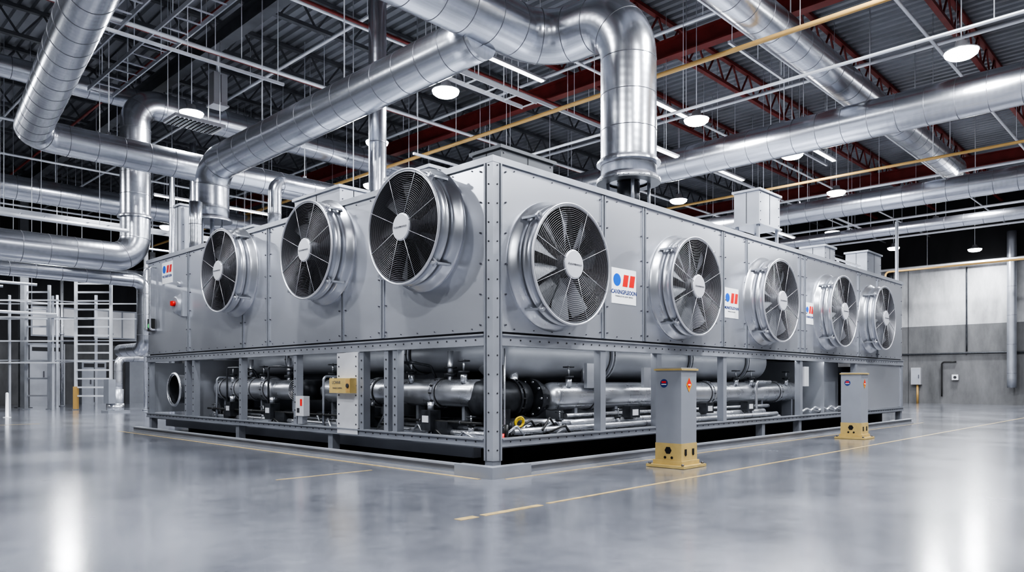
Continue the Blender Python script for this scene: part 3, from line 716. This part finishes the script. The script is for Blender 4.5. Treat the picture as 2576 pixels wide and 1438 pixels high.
def bollard(x,y):
    e=empty('protective_bollard',(x,y,0)); b=B(); h=.205
    b.box(-h-.1,h+.1,-h-.1,h+.1,0.004,.04,'yellow'); b.box(-h-.03,h+.03,-h-.03,h+.03,.0405,.10,'yellow')
    b.box(-h-.006,h+.006,-h-.006,h+.006,.1005,.34,'yellow')
    b.box(-h,h,-h,h,.3405,1.36,'boll'); b.box(-h-.02,h+.02,-h-.02,h+.02,1.3605,1.385,'yellow'); b.box(-h,h,-h,h,1.3855,1.40,'boll')
    b.cyl((-h-.006,.0,.24),(-h-.010,.0,.24),.055,'black',6); b.cyl((-h-.006,.05,.14),(-h-.010,.05,.14),.02,'black',8); b.cyl((-h-.006,-.06,.14),(-h-.010,-.06,.14),.02,'black',8)
    for u in(-.1,.1):
        b.box(u-.025,u+.025,-h-.012,-h-.007,.19,.26,'black'); b.cyl((u,-h-.006,.19),(u,-h-.014,.19),.024,'black',12)
    for sx in(-1,1):
        for sy in(-1,1): b.cyl((sx*(h+.06),sy*(h+.06),.04),(sx*(h+.06),sy*(h+.06),.065),.02,'bolt',8)
    b.obj('post',e)
    b=B()
    b.cyl((-h,.07,1.18),(-h-.004,.07,1.18),.06,'ink',28); b.box(-h-.007,-h-.0045,.035,.105,1.185,1.21,'red'); b.box(-h-.007,-h-.0045,.03,.11,1.16,1.17,'white')
    n=len(b.v)
    for (u,v) in((0,-.105),(.075,0),(0,.105),(-.075,0)): b.v.append((-.0+u,-h-.004,1.16+v))
    b.face([n,n+1,n+2,n+3],'hazard'); n=len(b.v)
    for (u,v) in((0,-.065),(.055,.005),(0,.085),(-.055,.005)): b.v.append((-.0+u,-h-.006,1.17+v))
    b.face([n,n+1,n+2,n+3],'red'); b.box(-.032,.032,-h-.009,-h-.007,1.15,1.168,'white')
    b.obj('emblems',e)
bollard(2.39,-1.29); bollard(9.54,-1.25)

def fl(x0,x1,y0,y1):
    b=B(); b.box(x0,x1,y0,y1,-.001,.003,'line'); b.obj('floor_marking')
fl(-.56,-.50,-.3,12.5); fl(-.3,17.2,-.55,-.51)
fl(-1.3,38,-2.12,-2.07); fl(-2.5,-2.28,-2.15,-2.06); fl(-2.2,-1.42,-2.15,-2.07)
fl(-2.3,-.9,1.42,1.46); fl(-15,-1,17.5,17.57)

# ------------------------------------------------------------------ left background
def rack(x,y,w,h,ang,n,k='white_pipe',yellow=True):
    e=empty('steel_ladder_rack',(x,y,0)); e.rotation_euler=(0,0,ang); b=B()
    for sx in(-w/2,w/2):
        b.box(sx-.05,sx+.05,-.05,.05,.04,h,k); b.box(sx-.1,sx+.1,-.1,.1,0,.04,'frame')
    if yellow: b.box(-w/2-.08,-w/2+.08,-.08,.08,.041,1.0,'orange')
    for i in range(n): z=.6+(h-.9)*i/(n-1); b.box(-w/2+.05,w/2-.05,-.03,.03,z-.035,z+.035,k)
    b.obj('rack_frame',e)
ra=-math.radians(45.96)
def W(r,d):
    return (-6.778+.6952*r+.7189*d,-6.903-.7189*r+.6952*d)
x,y=W(-17.9,31.5); rack(x,y,1.5,5.7,ra,14,'white_pipe')
x,y=W(-20.6,32.0); rack(x,y,1.0,5.4,ra,7,'frame_l',yellow=False)
x,y=W(-21.9,29.8); rack(x,y,.9,5.8,ra,10,'frame_l')
b=B()
for z in(2.0,2.9,3.9,4.6):
    p=W(-23.5,30.7); q=W(-18.9,30.7); b.bar((p[0],p[1],z),(q[0],q[1],z),.1,.06,'white_pipe')
    p=W(-24,34); q=W(-17,34); b.bar((p[0],p[1],z+.2),(q[0],q[1],z+.2),.08,.05,'frame_l')
for r_ in(-23.2,-21,-19.2):
    p=W(r_,34); b.box(p[0]-.05,p[0]+.05,p[1]-.05,p[1]+.05,0,5.2,'frame_l'); p=W(r_,30.8); b.box(p[0]-.04,p[0]+.04,p[1]-.04,p[1]+.04,0,4.8,'frame_l')
for z in(2.2,3.1,4.1,4.8):
    for r_ in(-23.2,-21,-19.2):
        p=W(r_,34);q=W(r_,30.8); b.bar((p[0],p[1],z),(q[0],q[1],z-.2),.05,.05,'frame_l')
b.obj('scaffold_shelving')
b=B(); x,y=W(-17.0,24.8); b.lathe((x,y,0),(0,0,1),[(0,.12),(.02,.12),(.02,.05),(.8,.05),(.84,.03)],'alu',16,cap1=True); b.obj('guard_post')
for (r_,d_,rr,h) in((-15.4,31,.09,7),(-16.1,33,.12,7),(-17.1,35,.1,7),(-15.0,33,.2,4.8),(-19.6,36,.08,7),(-22,36,.08,7)):
    x,y=W(r_,d_); b=B(); b.cyl((x,y,0),(x,y,h),rr,'pipe' if rr<.15 else 'dark',16); b.cyl((x,y,0),(x,y,.05),rr*1.6,'frame',16); b.cyl((x,y,h*.5),(x,y,h*.5+.08),rr*1.3,'frame',16); b.cyl((x,y,h),(x,y,ZC-.02),.02,'white_pipe',6); b.obj('standpipe')
x,y=W(-16.3,30.5); b=B(); b.tube([(x,y,.9),(x,y,2.2),(x+1.5,y+.3,2.2)],.16,'pipe',.3,16,seam=.5); b.cyl((x,y,0),(x,y,.9),.2,'frame_l',18); b.obj('pump_riser')
x,y=W(-15.6,29); b=B(); b.cyl((x,y,0.05),(x,y,.35),.3,'pipe',20); b.box(x-.4,x+.4,y-.4,y+.4,0,.08,'frame'); b.box(x-.35,x-.1,y-.3,y+.3,.35,1.3,'frame'); b.obj('floor_pump')
for (x,w,h,k) in((3.2,1.6,3.2,'frame_l'),(5.6,1.2,2.4,'frame'),(8.0,2.6,2.8,'frame')):
    b=B(); b.box(x,x+w,37.2,37.9,0,h,k); b.box(x+w/2-.01,x+w/2+.01,37.18,37.2,.1,h-.1,'gap'); b.box(x+w/2-.2,x+w/2-.15,37.14,37.2,h*.45,h*.55,'bolt'); b.box(x+.1,x+w-.1,37.17,37.2,h-.4,h-.2,'gap'); b.obj('electrical_cabinet')
for n_,x in enumerate((3.4,6.4,-.5)):
    b=B(); b.box(x,x+2.2,37.9,38.0,3.6,5.2,'frame')
    for c in range(3): b.box(x+.08+c*.7,x+.7+c*.7,37.88,37.9,3.68,5.12,'alu')
    b.obj('window_%d'%(n_+1))
# ------------------------------------------------------------------ right wall fittings
def rw(name,fn): b=B(); fn(b); b.obj(name)
rw('wall_downpipe',lambda b:(b.tube([(38.75,6.9,.9),(38.75,6.9,7.6)],.17,'dark',.2,16,seam=2),b.box(38.9,39,6.8,7.0,2,2.1,'frame'),b.box(38.9,39,6.8,7.0,6,6.1,'frame')))
rw('wall_downpipe',lambda b:(b.tube([(38.6,1.0,.9),(38.6,1.0,9.0)],.22,'frame',.2,20,seam=1.5),b.box(38.8,39,.9,1.1,2,2.1,'frame'),b.box(38.8,39,.9,1.1,6,6.1,'frame')))
rw('wall_conduit',lambda b:b.tube([(38.9,-14,2.75),(38.9,12,2.75)],.05,'dark',.2,10))
rw('wall_conduit',lambda b:b.tube([(38.9,4.3,.4),(38.9,4.3,2.3),(38.9,3.6,2.3)],.04,'rubber',.15,10))
rw('wall_conduit',lambda b:b.tube([(38.9,3.1,2.85),(38.9,3.1,7.4)],.035,'dark',.15,10))
rw('wall_switch_box',lambda b:(b.box(38.7,39,5.3,5.8,1.05,2.0,'lamphouse'),b.box(38.69,38.7,5.35,5.75,1.1,1.95,'frame_l'),b.box(38.66,38.69,5.38,5.42,1.4,1.6,'bolt'),b.cyl((38.85,5.5,0),(38.85,5.5,1.05),.06,'orange',10)))
rw('wall_junction_box',lambda b:(b.box(38.85,39,3.5,3.8,1.3,1.6,'alu'),b.cyl((38.84,3.65,1.45),(38.85,3.65,1.45),.08,'gap',12)))
rw('wall_rail',lambda b:(b.box(38.3,38.36,-14,10,7.5,7.6,'alu'),b.box(38.36,39,6,6.1,7.5,7.6,'frame'),b.box(38.36,39,0,.1,7.5,7.6,'frame')))
b=B(); b.cyl((17.6,.3,0),(17.6,.3,6.1),.05,'frame',12); b.box(17.45,17.75,.15,.45,0,.03,'frame'); b.obj('steel_pole')
b=B()
for y_ in(-3.2,6.0): b.box(38.98,39.0,y_,y_+.015,0,7.6,'gap')
b.obj('trim_1')

cam=bpy.data.cameras.new('camera'); co=bpy.data.objects.new('camera',cam); S.collection.objects.link(co)
co.location=(-6.778,-6.903,1.2); co.rotation_euler=(pi/2,0,-math.radians(45.96))
cam.sensor_width=36; cam.lens=25.896; cam.shift_y=.0936; cam.clip_end=200
S.camera=co
w=bpy.data.worlds.new('world'); S.world=w; w.use_nodes=True
w.node_tree.nodes['Background'].inputs[0].default_value=(.6,.62,.66,1); w.node_tree.nodes['Background'].inputs[1].default_value=.3
